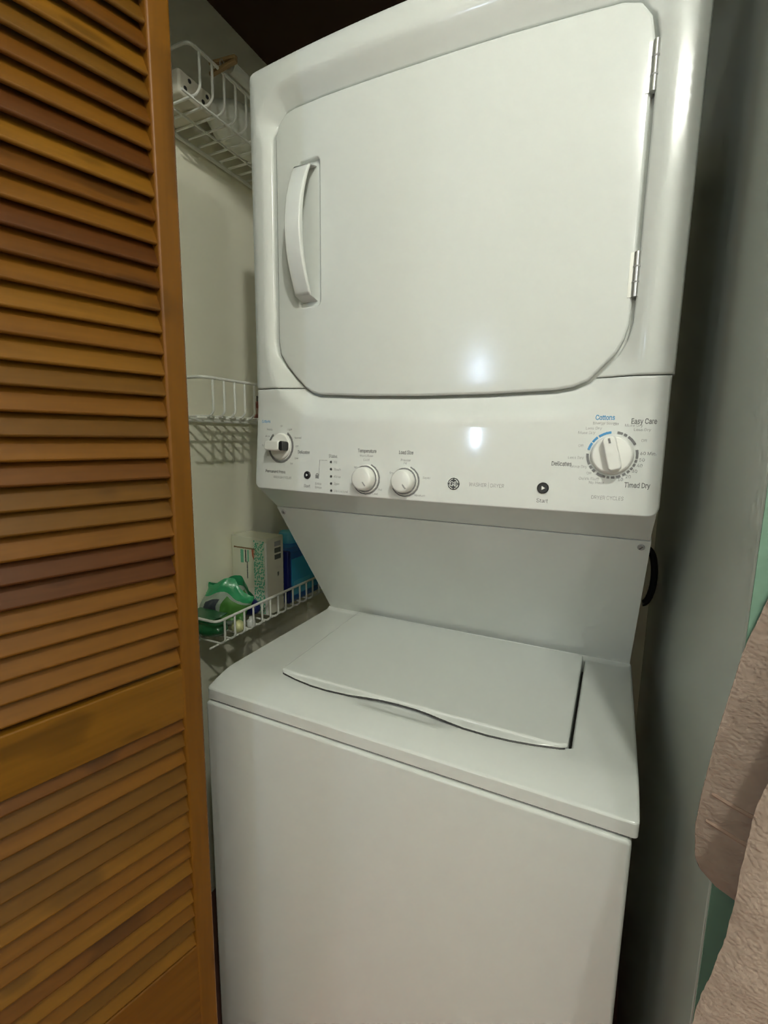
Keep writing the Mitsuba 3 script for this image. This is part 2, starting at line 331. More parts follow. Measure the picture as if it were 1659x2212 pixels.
put('handle', handle(), PLASTIC, D, 'white bowed grip of the dryer door', smooth=40)
for z0, z1 in ((1.7700, 1.8260), (1.5330, 1.5880)):
    c = trimesh.creation.cylinder(.0042, z1 - z0, sections=16); c.apply_translation((.6245, float(ydoor(.6245, z0)) - .0015, (z0 + z1) / 2))
    hg = put('hinge', cat([c, bx(.6160, .6245, float(ydoor(.62, z0)) - .001, float(ydoor(.62, z0)) + .012, z0, z1)]), CHROME, M, 'steel dryer door hinge')
    for zz in (z0 + .018, z1 - .018):
        rg = trimesh.creation.cylinder(.0046, .002, sections=16); rg.apply_translation((.6245, float(ydoor(.6245, z0)) - .0015, zz))
        put('knuckle_joint', rg, GREY, hg)

# sloping underside, recess panel behind the washer lid
xs = np.linspace(.006, W - .006, 41)
def loft(sections):   # list of (k, 3) closed loops
    P = np.array(sections); P = np.concatenate([P, P[:, :1]], 1); m = grid_mesh(P); n, k = P.shape[0], P.shape[1] - 1
    V = np.vstack([m.vertices, P[0, :-1].mean(0)[None], P[-1, :-1].mean(0)[None]]); e = n * (k + 1); j = np.arange(k)
    m = trimesh.Trimesh(V, np.vstack([m.faces, np.c_[np.full(k, e), j, j + 1], np.c_[np.full(k, e + 1), (n - 1) * (k + 1) + j + 1, (n - 1) * (k + 1) + j]]), process=True)
    trimesh.repair.fix_normals(m); return m
def under(x):
    y0 = float(yf(x, ZB + .004, False)) + .004; z0 = ZB + .003
    return [(x, y0, z0), (x, .1974, 1.2062), (x, .1974, 1.255), (x, y0, z0 + .012)]
put('underside', loft([under(x) for x in xs]), ENAMEL, M, smooth=20)
A, B = np.array([.1985, 1.2040]), np.array([.4068, .9205]); dn = np.array([(B - A)[1], -(B - A)[0]]); dn /= np.linalg.norm(dn)   # into the machine
if dn[0] < 0: dn = -dn
sec = [A, B, B + dn * .012, A + dn * .012]
rp = loft([[(x, *q) for q in sec] for x in (.004, W - .004)])
put('recess_panel', rp, ENAMEL, M)
put('rear_housing', loft([[(x, y, z) for y, z in ((.215, 1.2050), (.425, .9250), (.72, .9250), (.72, 1.261), (.215, 1.261))] for x in (.006, W - .006)]), ENAMEL, M)
for x in (.0165, .6640):
    p = A + (B - A) * .035
    s = trimesh.creation.cylinder(.0048, .004, sections=16); s.apply_transform(trimesh.geometry.align_vectors([0, 0, 1], [0, -dn[0], -dn[1]])); s.apply_translation((x, p[0] - dn[0] * .001, p[1] - dn[1] * .001))
    sl = bx(-.0035, .0035, -.0007, .0007, -.0005, .0022); sl.apply_transform(trimesh.geometry.align_vectors([0, 0, 1], [0, -dn[0], -dn[1]])); sl.apply_translation((x, p[0] - dn[0] * .001, p[1] - dn[1] * .001))
    sc = put('screw', s, GREY, M, 'grey screw'); put('screw_slot', sl, DARK, sc)

# washer: cabinet, deck with a recess, lid
put('washer_cabinet', on_front(front(bevel(rrect(-.0055, W - .006, .02, .8785, .006), .70, .0055, 5, .05)), lambda x, z: x * 0 + .6985), ENAMEL, M, smooth=40)
put('seam', bx(.008, W - .009, .0065, .39, .8770, .8835), GAP_DARK, M, 'dark plate painting the shade in the seam under the washer top')  # shade in this gap is put in as a near-black plate
put('toe_base', bx(.03, W - .03, .04, .68, 0, .03), DARK, M)
def lid_outline(front_pts):
    return Polygon([(.0870, .3920), (.1010, .0850)] + front_pts + [(.5925, .0880), (.5940, .3920)])
wave_x = [.1034, .1100, .1400, .1762, .2100, .2501, .2800, .3044, .3350, .3677, .3900, .4088, .4474, .4824, .5150, .5465, .5827, .5900]
wave_y = [.0790, .0755, .0680, .0625, .0615, .0649, .0710, .0750, .0772, .0764, .0735, .0694, .0629, .0621, .0645, .0699, .0790, .0830]
LB = lid_outline(list(zip(wave_x, wave_y))); LB = shapely.geometry.polygon.orient(LB, 1)
deck_poly = rrect(-.0045, W, .0015, .4075, .0065).difference(Polygon([(.0835, .3955), (.0965, .0900), (.5963, .0900), (.5976, .3955)]).buffer(-.004).buffer(.004, quad_segs=4))
DH = .037
def deck_drop(y): return .0183 * np.clip((.067 - y) / .067, 0, 1) ** 1.6
def deck_warp(p):
    p = p.copy(); k = np.clip(p[:, 2] / DH, 0, 1); x, y = p[:, 0], p[:, 1]
    scoop = .0050 * np.exp(-((x - .345) / .08) ** 4) * np.clip((y - .0535) / .006, 0, 1) * np.clip((.0885 - y) / .006, 0, 1)
    cove = .010 * np.clip((y - .396) / .0115, 0, 1) ** 2
    p[:, 2] = .883 + p[:, 2] - k * (deck_drop(y) + scoop - cove); return p
put('washer_top', warp(bevel(deck_poly, DH, .0045, 4, .005, fill=.006), deck_warp), ENAMEL, M, smooth=40)
put('lid_well', bx(.08, .60, .085, .4000, .8835, .8930), GAP_DARK, M, 'dark gap around the washer lid')
def lid():
    n = 12
    base = densify(LB.exterior, .006); base = base
    def top(p, ins):     # the front edge is straight higher up
        q = p.copy(); f = (p[:, 1] < .0885); q[f, 1] = np.where(f[f], .0760 + .004 * np.clip((.125 - p[f, 0]) / .022, 0, 1) ** 2 + .008 * np.clip((p[f, 0] - .572) / .02, 0, 1) ** 2, 0)
        c = np.array([.34, .24]); return q
    tp = top(base, 0); nb, nt = vnormals(base), vnormals(tp)
    lo = np.where(base[:, 1] < .0885, .9222, .8945)
    rings = [(base, nb, .0006, lo), (base, nb, 0, np.maximum(lo + .0006, .9120)), (base, nb, .0003, np.maximum(lo + .0012, .9180))]
    for t in (.35, .7, 1.0): rings.append((base * (1 - t) + tp * t, nt, .0005, np.maximum(lo + .0014, .9200) * (1 - t) + .9250 * t))
    for a in np.linspace(.3, PI / 2, 4): rings.append((tp, nt, .0005 + .0035 * (1 - math.cos(a)), np.full(len(base), .9250 + .0032 * math.sin(a))))
    k = len(base); V = np.vstack([np.c_[p - m_ * i, np.zeros(k) + z] for p, m_, i, z in rings]); F = []
    for j in range(len(rings) - 1):
        a = j * k + np.arange(k); b = j * k + (np.arange(k) + 1) % k; F += [np.c_[a, b, b + k], np.c_[a, b + k, a + k]]
    for off, flip in (((len(rings) - 1) * k, False), (0, True)):
        t = mapbox_earcut.triangulate_float64(V[off:off + k, :2].copy(), np.array([k], np.uint32)).reshape(-1, 3).astype(int) + off
        F.append(t[:, ::-1] if flip else t)
    m = trimesh.Trimesh(V, np.vstack(F), process=False); trimesh.repair.fix_normals(m); return m
put('washer_lid', lid(), ENAMEL, M, 'white washer lid with a wavy front edge', smooth=35)

put('lid_gap_shade', tube(np.c_[np.interp(np.linspace(.106, .588, 120), wave_x, wave_y) * 0 + np.linspace(.106, .588, 120), np.interp(np.linspace(.106, .588, 120), wave_x, wave_y) + .0009, np.full(120, .9206)], .0016, 6), DARK, M, 'dark strip painted in for the shade under the washer lid front', smooth=True)  # dark strip laid along the lip in place of real shade

# ---- knobs, buttons, printing on the control panel
def yp(x, z): return yf(x, z, True)
def at_panel(m, x, z, off=0.):     # local x right, y up, z out of the panel
    tl = math.atan(.0123 / .14)
    def f(p):
        X, Z = x + p[:, 0], z + p[:, 1]
        return np.c_[X, yf(X, Z, False) - off - p[:, 2] * math.cos(tl), Z + p[:, 2] * math.sin(tl)]
    return warp(m, f)
def ring_seg(r0, r1, a0, a1, h=.0006):
    a = np.radians(np.linspace(a0, a1, 12)); q = np.r_[np.c_[r1 * np.cos(a), r1 * np.sin(a)], np.c_[r0 * np.cos(a[::-1]), r0 * np.sin(a[::-1])]]
    return trimesh.creation.extrude_polygon(Polygon(q), h, engine='earcut')
def text(s, x, z, h, key=INK, center=False, width=None, bold=False, label=None):
    m = meshkit.text_mesh(s, h, .0004, bold)
    if width: m.apply_scale([width / (m.bounds[1][0] - m.bounds[0][0]), 1, 1])
    if center: m.apply_translation((-(m.bounds[0][0] + m.bounds[1][0]) / 2, 0, 0))
    m = warp(m, lambda p: np.c_[p[:, 0] + x, -p[:, 2], p[:, 1] + z])
    m = warp(m, lambda p: np.c_[p[:, 0], yp(p[:, 0], p[:, 2]) + p[:, 1] + .0001, p[:, 2]])
    put('lettering', m, key, PANEL, None, smooth=False)
def grip_bar(l0, l1, wd, h, ang):
    p = rrect(-l0, l1, -wd / 2, wd / 2, wd * .28, 4); m = bevel(p, h, .0022, 3, .01); m.apply_transform(trimesh.transformations.rotation_matrix(math.radians(ang), [0, 0, 1])); return m
DISC = lambda r, h: lathe([(0, 0), (r, 0), (r, h * .6), (r - .0012, h * .92), (r - .003, h), (0, h)], 48)

kn = put('cycle_knob', at_panel(DISC(.0240, .006), .0668, 1.3285), KNOB, M, 'left washer cycle knob with a black pointer', smooth=40)
put('grip', at_panel(grip_bar(.0215, .0125, .0175, .024, 0), .0668, 1.3285), KNOB, kn, smooth=40)
put('pointer', at_panel(grip_bar(-.0125, .0215, .0172, .0230, 0), .0668, 1.3285), BLACK, kn, 'black pointer end', smooth=40)
for a0, a1 in ((-100, 58), (-165, -102), (132, 176)):
    put('dial_ring', at_panel(ring_seg(.0262, .0300, a0, a1), .0668, 1.3285, .0006), INK, PANEL, smooth=False)
for x, z, r in ((.2512, 1.2795, .0235), (.3218, 1.2795, .0225)):
    kn = put('selector_knob', at_panel(DISC(r, .005), x, z), KNOB, M, smooth=40)
    put('cap', at_panel(lathe([(0, .004), (r * .84, .004), (r * .80, .016), (r * .74, .0195), (r * .62, .021), (0, .0215)], 40), x, z), KNOB, kn, smooth=40)
    put('cap_shadow_gap', at_panel(lathe([(r * .84, .0048), (r * .93, .0048), (r * .93, .0056), (r * .84, .0056), (r * .84, .0048)], 40), x, z), INK, kn, 'dark ring painted in for the shaded gap round the cap')  # ink-coloured ring draws the shade where the cap meets its skirt
    put('pointer', at_panel(grip_bar(-.006, .0150, .003, .0222, -50), x, z), INK_PALE, kn)
    put('dial_ring', at_panel(ring_seg(r + .0006, r + .0024, -150, 70), x, z, .0006), INK, PANEL, smooth=False)
X, Z = .6150, 1.3290
kn = put('cycle_knob', at_panel(lathe([(0, 0), (.0265, 0), (.0262, .004), (.0245, .007), (.0225, .0078), (0, .0080)], 56), X, Z), KNOB, M, 'large dryer cycle knob', smooth=40)
put('grip', at_panel(grip_bar(.0215, .0235, .0165, .022, 105), X, Z), KNOB, kn, smooth=40)
put('pointer', at_panel(grip_bar(-.0135, .0215, .0018, .0224, 105), X, Z), INK, kn, 'dark pointer line')
for a0, a1, kk in [(96, 126, INK_BLUE), (130, 146, INK_BLUE), (149, 168, INK_BLUE), (178, 206, INK), (210, 218, INK), (222, 230, INK), (236, 258, INK), (262, 268, INK), (272, 280, INK), (284, 294, INK), (299, 307, INK), (311, 318, INK), (322, 328, INK), (332, 339, INK), (342, 349, INK), (352, 374, INK), (28, 54, INK), (58, 66, INK), (69, 82, INK)]:
    put('dial_ring', at_panel(ring_seg(.0285, .0315, a0, a1), X, Z, .0006), kk, PANEL, smooth=False)
for x, z, r in ((.1309, 1.2797, .0068), (.5307, 1.2805, .0078)):
    b = put('start_button', at_panel(lathe([(0, 0), (r, 0), (r, .002), (r * .85, .003), (0, .0026)], 32), x, z), BLACK, M, 'round black start button', smooth=40)
    a = np.radians([0, 120, 240]); tr = trimesh.creation.extrude_polygon(Polygon(np.c_[np.cos(a), np.sin(a)] * r * .42), .0006, engine='earcut'); tr.apply_translation((0, 0, .0028))
    put('start_symbol', at_panel(tr, x, z), KNOB, b, 'white start triangle')
bd = put('badge', at_panel(lathe([(0, 0), (.0092, 0), (.0092, .001), (.0085, .0014), (0, .0014)], 12), .4016, 1.2797), DARK, M, 'small dark round badge with a white monogram')
_m = cat([ring_seg(.0066, .0076, 8, 82), ring_seg(.0066, .0076, 98, 172), ring_seg(.0066, .0076, 188, 262), ring_seg(.0066, .0076, 278, 352)])
_t = meshkit.text_mesh('GE', .0068, .0006, True); _t.apply_translation((-_t.bounds.mean(0)[0], -.0034, 0)); _mm = cat([_m, _t]); _mm.apply_translation((0, 0, .0012))
put('monogram', at_panel(_mm, .4016, 1.2797), KNOB, bd, 'white monogram letters')
for args in [('Easy Care', .6340, 1.3705, .0068, INK, False, .0300, True), ('Cottons', .5906, 1.3755, .0064, INK_BLUE, False, .0235, True), ('Delicates', .5390, 1.3125, .0058, INK, False, .0262, True), ('Timed Dry', .6326, 1.2868, .0066, INK, False, .0305, True),
             ('DRYER CYCLES', .5935, 1.2690, .0050, INK_PALE, False, .0395), ('Start', .5229, 1.2600, .0056, INK, False, .0152), ('WASHER | DRYER', .4250, 1.2775, .0055, INK_PALE, False, .0515),
             ('Temperature', .2326, 1.3225, .0058, INK, False, .0350, True), ('Wash/Rinse', .2370, 1.3155, .0036, INK_PALE, False, .0250), ('Load Size', .3081, 1.3220, .0056, INK, False, .0245, True), ('Status', .1750, 1.3120, .0056, INK, False, .0170),
             ('Cottons', .0166, 1.3712, .0052, INK_BLUE, False, .0212), ('Permanent Press', .0300, 1.2800, .0052, INK, False, .0490, True), ('WASHER CYCLES', .0508, 1.2702, .0045, INK_PALE, False, .0430), ('Delicates', .1068, 1.3170, .0055, INK, False, .0262, True),
             ('Start', .1231, 1.2580, .0054, INK, False, .0140), ('Extra', .1480, 1.2640, .0042, INK_PALE), ('Rinse', .1480, 1.2575, .0042, INK_PALE),
             ('Off', .0630, 1.3635, .003, INK_PALE), ('Heavy', .0300, 1.3575, .0036, INK_PALE), ('Light', .0800, 1.3575, .0036, INK_PALE), ('Normal', .0980, 1.3430, .0034, INK_PALE), ('Rinse', .0265, 1.3450, .0034, INK_PALE), ('Soak', .0185, 1.3280, .0034, INK_PALE), ('Off', .1010, 1.3280, .0032, INK_PALE), ('Spin', .0990, 1.3065, .0034, INK_PALE), ('Off', .0900, 1.2965, .0032, INK_PALE),
             ('Cold', .2440, 1.3090, .0038, INK_PALE), ('Warm', .2270, 1.2960, .0034, INK_PALE), ('Hot', .2740, 1.2620, .0034, INK_PALE), ('Cold', .2640, 1.2545, .0034, INK_PALE), ('Precise', .3120, 1.3110, .0036, INK_PALE), ('Fill', .3170, 1.3060, .0034, INK_PALE), ('Small', .2930, 1.2900, .0034, INK_PALE), ('Super', .3510, 1.2850, .0034, INK_PALE), ('Medium', .3390, 1.2570, .0034, INK_PALE),
             ('More Dry', .6270, 1.3665, .0036, INK_PALE), ('Less Dry', .6380, 1.3610, .0036, INK_PALE), ('Off', .6130, 1.3680, .0034, INK_PALE), ('Off', .6480, 1.3470, .0034, INK_PALE), ('60 Min.', .6480, 1.3300, .0040, INK), ('50', .6475, 1.3215, .0040, INK), ('40', .6455, 1.3140, .0040, INK), ('30', .6400, 1.3065, .0040, INK), ('20', .6330, 1.2990, .0040, INK), ('10', .6240, 1.2950, .0040, INK),
             ('Energy Saver', .5880, 1.3695, .0034, INK_PALE), ('Less Dry', .5795, 1.3625, .0036, INK_PALE), ('More Dry', .5705, 1.3565, .0036, INK_PALE), ('Off', .5720, 1.3390, .0034, INK_PALE), ('Less Dry', .5600, 1.3225, .0036, INK_PALE), ('More Dry', .5640, 1.3105, .0036, INK_PALE), ('Off', .5850, 1.3020, .0034, INK_PALE), ('Quick Fluff', .5760, 1.2945, .0036, INK_PALE), ('No Heat', .5890, 1.2895, .0036, INK_PALE)]:
    text(*args)
for i, s in enumerate(('Fill', 'Wash', 'Rinse', 'Spin', 'Lid Locked')):
    z = 1.3045 - i * .0122; x = .1800 + i * .0008
    put('indicator_light', at_panel(lathe([(0, 0), (.0022, 0), (.0020, .0007), (0, .0009)], 16), x, z), DARK, PANEL)
    text(s, x + .0055, z - .0018, .0040, INK_PALE)
put('indicator_line', cat([at_panel(bx(-.0004, .0004, -.014, .014, 0, .0004), .1560, 1.2935), at_panel(bx(0, .016, -.0004, .0004, 0, .0004), .1560, 1.3070)]), INK_PALE, PANEL, smooth=False)
put('lock_symbol', cat([at_panel(bx(-.0035, .0035, -.004, .002, 0, .0004), .1520, 1.2790), at_panel(ring_seg(.0018, .0028, 0, 180), .1520, 1.2812)]), INK, PANEL, smooth=False)

# black hose hanging in the gap behind the machine
one('drain_hose', tube([(.700 + .018 * math.cos(a), .60, 1.05 + .062 * math.sin(a)) for a in np.linspace(-PI / 2, PI / 2, 24)], .007, 12), BLACK, 'black hose loop in the gap right of the laundry unit', 'hose')

# ------------------------------------------------------------------ louvred folding door
E0 = np.array([.0962, -.10]); ang = math.radians(14); DV = np.array([math.sin(ang), math.cos(ang)]); NV = np.array([DV[1], -DV[0]])   # DV: towards the closet, NV: towards the viewer
LW, LT, PITCH = .395, .028, .02645
def leaf(name, label, origin, dv, nv, seed, upper_z0, mid=True):
    """origin: the free end of the leaf's visible face; the leaf runs from there along -dv and has its thickness along -nv"""
    k = thing(name, label, 'door', 'louvred folding door leaves')
    def tw(m): return warp(m, lambda p: np.c_[origin[0] - dv[0] * p[:, 0] - nv[0] * p[:, 1], origin[1] - dv[1] * p[:, 0] - nv[1] * p[:, 1], p[:, 2]])
    def fix(m):
        m = tw(m); 
        if m.volume < 0: m.invert()
        return m
    R = random.Random(seed); ST = .030
    for a, b in ((0, ST), (LW - ST, LW)):
        put('stile', fix(rbox(a, b, 0, LT, .015, 2.03, .004, 10)), WOOD_V, k)
    rails = [(.02, .552), (.9415, 1.0185), (1.955, 2.025)]
    for i, (a, b) in enumerate(rails):
        put('rail', fix(rbox(ST - .003, LW - ST + .003, .0015, LT - .0015, a, b, .0025, 8)), WOODS[(0, 2, 2)[i]], k)
    c, s = math.cos(math.radians(62)), math.sin(math.radians(62))
    slat = rbox(ST - .004, LW - ST + .004, -.0208, .0208, -.0031, .0031, .0024, 8)
    # lower edge towards the viewer (local y = 0 side), upper edge away
    slat = warp(slat, lambda p: np.c_[p[:, 0], p[:, 1] * c - p[:, 2] * s, p[:, 1] * s + p[:, 2] * c])
    for lo, hi, ph in ((.552, .9415, .6906), (1.0185, 1.955, 1.1106)):
        z = ph - math.floor((ph - lo) / PITCH) * PITCH
        while z - .006 < hi:
            if z + .012 > lo + .012 and z + .024 < hi + .012:
                w_ = R.choices(range(5), (5, 3, 3, 1.5, 2.5))[0]
                put('slat', fix(warp(slat, lambda p: p + [0, LT / 2 + R.uniform(-.0006, .0006), z + .0125 + R.uniform(-.0006, .0006)])), WOODS[w_], k)
            z += PITCH
    return k
leaf('louvred_door', 'brown stained louvred door leaf nearest the viewer, left of the laundry unit', E0, DV, NV, 5, 0)
V0 = E0 - DV * LW - NV * .020                       # the fold; the second leaf goes back to the jamb from there
D2 = np.array([-math.sin(ang), math.cos(ang)]); N2 = np.array([-D2[1], D2[0]])
leaf('louvred_door', 'brown louvred door leaf folded behind the front one, against the jamb', V0 - NV * .016 + D2 * LW, D2, -N2, 9, 0)

# ------------------------------------------------------------------ wire shelves on the left wall
def shelf(label, z, lip, y0, y1=.80, xf=-.200):
    k = thing('wire_shelf', label, 'shelf', 'wire shelves on the left wall'); xb = XW + .006; zt = z + lip
    put('front_rail', tube(round_path([(xb, y0, zt), (xf, y0, zt), (xf, y1, zt)], .018), .0035, 10), WIRE, k)
    put('wall_rail', tube([(xb + .002, y0 - .01, z - .006), (xb + .002, y1, z - .006)], .0050, 10), WIRE, k)
    for x in (xf - .022, xf - .085): put('long_wire', tube([(x, y0 - .002, z - .0035), (x, y1, z - .0035)], .0026, 8), WIRE, k)
    sh = mikit.ply(tube(round_path([(xb + .002, 0, z), (xf - .012, 0, z), (xf - .0005, 0, z + .010), (xf - .0005, 0, zt)], .006), .0027, 8), WIRE, smooth=30)
    n = int((y1 - y0 - .02) / .0342)
    for i in range(n):
        put('cross_wire', {**sh, 'to_world': T().translate([0, y0 + .027 + i * .0342, 0])}, None, k)
    return k
shelf('white wire shelf at the top left, holding a box and a bundle', 2.034, .076, .213)
shelf('white wire shelf at mid height, nearly empty', 1.389, .083, .214)
shelf('lowest white wire shelf, full of laundry supplies', .8420, .066, .222)

# --- on the lowest shelf
ZL = .8452
CARD = mat('mat_carton', (.62, .62, .50), .6); CARD_SIDE = mat('mat_carton_side', (.66, .63, .53), .6)
def dots(p, n, uv):
    d, s, r = mikit.voronoi(p.x * 150 + p.y * 60, p.z * 150)
    return MIX((.60, .66, .54), (.10, .42, .27), SS(.42, .36, d))
CARD_DOTS = mat('mat_carton_dots', mikit.proc(dots), .6)
PR_G = mat('mat_print_green', (.12, .38, .24), .6); PR_R = mat('mat_print_red', (.42, .10, .05), .6); PR_B = mat('mat_print_brown', (.20, .13, .07), .6); PR_K = mat('mat_print_dark', (.08, .09, .08), .6)
cx0, cx1, cy0, cy1, cz1 = -.352, -.226, .440, .515, 1.066
ct = thing('detergent_carton', 'white and green carton standing on the lowest wire shelf', 'box')
put('carton', rbox(cx0, cx1, cy0, cy1, ZL, cz1, .0025, 8), CARD, ct)
put('dotted_band', bx(cx1 - .045, cx1 - .008, cy0 - .0006, cy0 + .001, ZL + .004, cz1 - .008), CARD_DOTS, ct, 'green dotted band')
put('pale_edge', bx(cx1 - .006, cx1 + .0004, cy0 - .0008, cy0 + .001, ZL + .004, cz1 - .012), KNOB, ct)
put('printed_stripe', bx(cx0 + .010, cx1 - .040, cy0 - .0010, cy0 + .001, 1.031, 1.035), PR_B, ct, 'brown printed line')
for x, wd, h, kk in ((-.318, .010, .038, PR_G), (-.302, .004, .036, PR_K), (-.293, .004, .034, PR_G)):
    put('printed_letter', bx(x, x + wd, cy0 - .0010, cy0 + .001, 1.028 - h, 1.028), kk, ct)
put('printed_mark', front(trimesh.creation.extrude_polygon(Polygon([(0, 0), (.012, 0), (.012, -.014), (.006, -.030), (.001, -.016)]), .0016, engine='earcut')).apply_translation((-.278, cy0 + .001, 1.031)), PR_R, ct, 'red printed mark')
put('printed_stripe', bx(-.296, -.2935, cy0 - .0010, cy0 + .001, .945, .995), PR_K, ct)
for j in range(3):
    put('print_block', bx(cx1 - .001, cx1 + .0008, cy0 + .034, cy0 + .062, 1.000 + j * .019, 1.014 + j * .019), PR_K if j < 2 else GREY, ct, 'dark printed block')
put('print_block', bx(cx1 - .001, cx1 + .0008, cy0 + .046, cy0 + .052, .950, .962), PR_K, ct)
put('side_panel', bx(cx1 - .002, cx1 + .0003, cy0 + .003, cy1 - .003, ZL + .005, cz1 - .005), CARD_SIDE, ct)

BLUE = mat('mat_jug_blue', (.012, .10, .34), .3, coat=.5); BLUE_L = mat('mat_jug_label', (.04, .34, .56), .35); NAVY = mat('mat_navy', (.006, .012, .10), .4); CYAN = mat('mat_jug_cyan', (.10, .45, .62), .35)
jg = thing('detergent_jug', 'blue plastic detergent container behind the carton, on the lowest shelf', 'bottle')
put('body', rbox(-.350, -.222, .530, .735, ZL, 1.018, .018, 20), BLUE, jg, smooth=40)
put('label_panel', rbox(-.226, -.2212, .547, .715, .870, .985, .002, 8), BLUE_L, jg, 'light blue label')
put('label_highlight', rbox(-.2216, -.2206, .556, .640, .872, .915, .0004, 4), CYAN, jg)
put('side_band', rbox(-.300, -.2214, .5292, .545, .852, 1.012, .004, 8), NAVY, jg, 'navy edge')
put('cap', warp(lathe([(0, 0), (.030, 0), (.030, .030), (.027, .036), (0, .036)], 28), lambda p: p + [-.286, .620, 1.016]), CYAN, jg)

PG = mat('mat_green_film', (.04, .34, .14), .3, coat=.6); PGD = mat('mat_dark_green_film', (.012, .09, .03), .25, coat=.6)
scene['mat_clear_film'] = {'type': 'twosided', 'bsdf': {'type': 'principled', 'base_color': rgb(.36, .44, .36), 'roughness': .18, 'specular': .7, 'clearcoat': .8}}
pc = thing('laundry_pouch', 'crumpled pouch with a bright green top in front of the carton', 'bag')
def pouch(x0, x1, y, z0, z1, th, seed):
    u = np.linspace(0, 1, 36); v = np.linspace(0, 1, 24); U, V = np.meshgrid(u, v, indexing='ij')
    Pf, Pb = [], []
    bulge = th * np.sin(PI * U) ** .6 * np.sin(PI * np.clip(V * .93 + .02, 0, 1)) ** .55
    nz = (meshkit.fbm(np.stack([U * 5, V * 4, U * 0 + seed], -1), 3, seed) - .5) * .022
    x = x0 + (x1 - x0) * U + .012 * np.sin(V * 5 + seed); top = z1 - .022 * (U - .35) ** 2 * 4 + .010 * np.sin(U * 9 + seed)
    z = z0 + (top - z0) * V; yy = y + .050 * (U - .5) + .020 * (V - .5) + nz
    return np.stack([x, yy - bulge, z], -1), np.stack([x, yy + bulge + .001, z], -1)
a, b = pouch(-.345, -.228, .345, ZL + .002, .968, .036, 3)
n1, n2 = a.shape[:2]
k0 = int(n2 * .72)
def two(a, b): return cat([grid_mesh(a), grid_mesh(b[:, ::-1])])
put('clear_body', two(a[:, :k0 + 1], b[:, :k0 + 1]), 'mat_clear_film', pc, 'cloudy clear film', smooth=40)
put('green_top', two(a[:, k0:], b[:, k0:]), PG, pc, 'bright green top', smooth=40)
put('green_side', warp(two(a[22:, 4:k0], b[22:, 4:k0]), lambda p: p + (np.array([.004, -.004, 0]))), mat('mat_green_mid', (.08, .24, .05), .3, coat=.5), pc, 'olive green printed side', smooth=40)
put('dark_print', warp(grid_mesh(a[9:21, 2:k0 - 2]), lambda p: p + np.array([.001, -.003, 0])), mat('mat_pouch_dark', (.05, .06, .075), .25, coat=.6), pc, 'dark printed patch', smooth=40)
p2 = thing('folded_bag', 'dark green crumpled bag lying at the front end of the lowest shelf', 'bag')
put('bag', blob((-.275, .262, ZL + .026), (.062, .036, .0255), .22, 26, 5), PGD, p2, smooth=40)
_x, _y = np.meshgrid(np.linspace(-.325, -.232, 14), np.linspace(.236, .292, 10), indexing='ij')
put('bag_flap', sheet(np.stack([_x, _y, ZL + .053 + .006 * meshkit.fbm(np.stack([_x * 43, _y * 50, _x * 0], -1), 3, 8)], -1), .002), PGD, p2, smooth=40)
one('pale_yellow_ball', blob((-.222, .316, ZL + .0160), (.0165,) * 3, .02, 20, 2, 3), mat('mat_pale_yellow', (.62, .62, .32), .5), 'small pale yellow ball on the lowest shelf, just behind the front wire rail', 'ball', smooth=True)
cp = thing('bottle_cap', 'small white cap on the lowest shelf, to the right of the yellow ball', 'cap')
put('cap_body', warp(lathe([(0, 0), (.0115, 0), (.0115, .012), (.0095, .016), (0, .016)], 24), lambda p: p + [-.222, .366, ZL]), KNOB, cp)
put('cap_tip', warp(lathe([(0, .016), (.006, .016), (.005, .024), (0, .026)], 20), lambda p: p + [-.222, .366, ZL]), KNOB, cp)
one('dark_navy_pouch', blob((-.287, .412, ZL + .030), (.054, .024, .027), .10, 30, 9), NAVY, 'small navy pouch lying under the green topped pouch', 'bag')

# --- on the middle shelf
rb = thing('small_red_bottle', 'small red brown bottle on the middle wire shelf, beside the dryer', 'bottle')
put('bottle', warp(lathe([(0, 0), (.017, 0), (.018, .004), (.018, .036), (.012, .044), (0, .044)], 28), lambda p: p + [-.238, .446, 1.3915]), mat('mat_red_bottle', (.22, .05, .035), .35), rb, smooth=40)
put('label', warp(lathe([(.0182, .010), (.0184, .010), (.0184, .026), (.0182, .026), (.0182, .010)], 28), lambda p: p + [-.238, .446, 1.3915]), mat('mat_red_label', (.40, .28, .22), .6), rb, 'pale label')
put('cap', warp(lathe([(0, .044), (.011, .044), (.011, .058), (0, .058)], 24), lambda p: p + [-.238, .446, 1.3915]), DARK, rb)

# --- on the top shelf
ZU = 2.0373
WB = mat('mat_white_box', (.70, .66, .55), .6); CLOTH = mat('mat_white_cloth', (.80, .81, .74), .9, .1)
bxk = thing('white_box', 'white box with small dark holes at the front end of the top wire shelf', 'box')
put('box', rbox(-.350, -.240, .222, .312, ZU, ZU + .046, .006, 10), WB, bxk)
for y, z in ((.238, .014), (.250, .034), (.286, .016), (.298, .032)):
    h = trimesh.creation.cylinder(.0042, .002, sections=14); h.apply_transform(trimesh.transformations.rotation_matrix(PI / 2, [0, 1, 0])); h.apply_translation((-.2400, y, ZU + z)); put('hole', h, DARK, bxk, 'dark hole')
for x, z in ((-.325, .014), (-.285, .030)):
    h = trimesh.creation.cylinder(.0042, .002, sections=14); h.apply_transform(trimesh.transformations.rotation_matrix(PI / 2, [1, 0, 0])); h.apply_translation((x, .2222, ZU + z)); put('hole', h, DARK, bxk, 'dark hole')
one('cloth_bundle', blob((-.277, .450, ZU + .0505), (.062, .105, .046), .09, 22, 4), CLOTH, 'white cloth bundle on the top wire shelf, right of the white box', 'cloth', smooth=True)
one('white_roll', tube([(-.190, .318, 2.1265), (-.190, .70, 2.1265)], .0125, 20), CLOTH, 'long white tube lying along the front rail of the top shelf', 'tube')
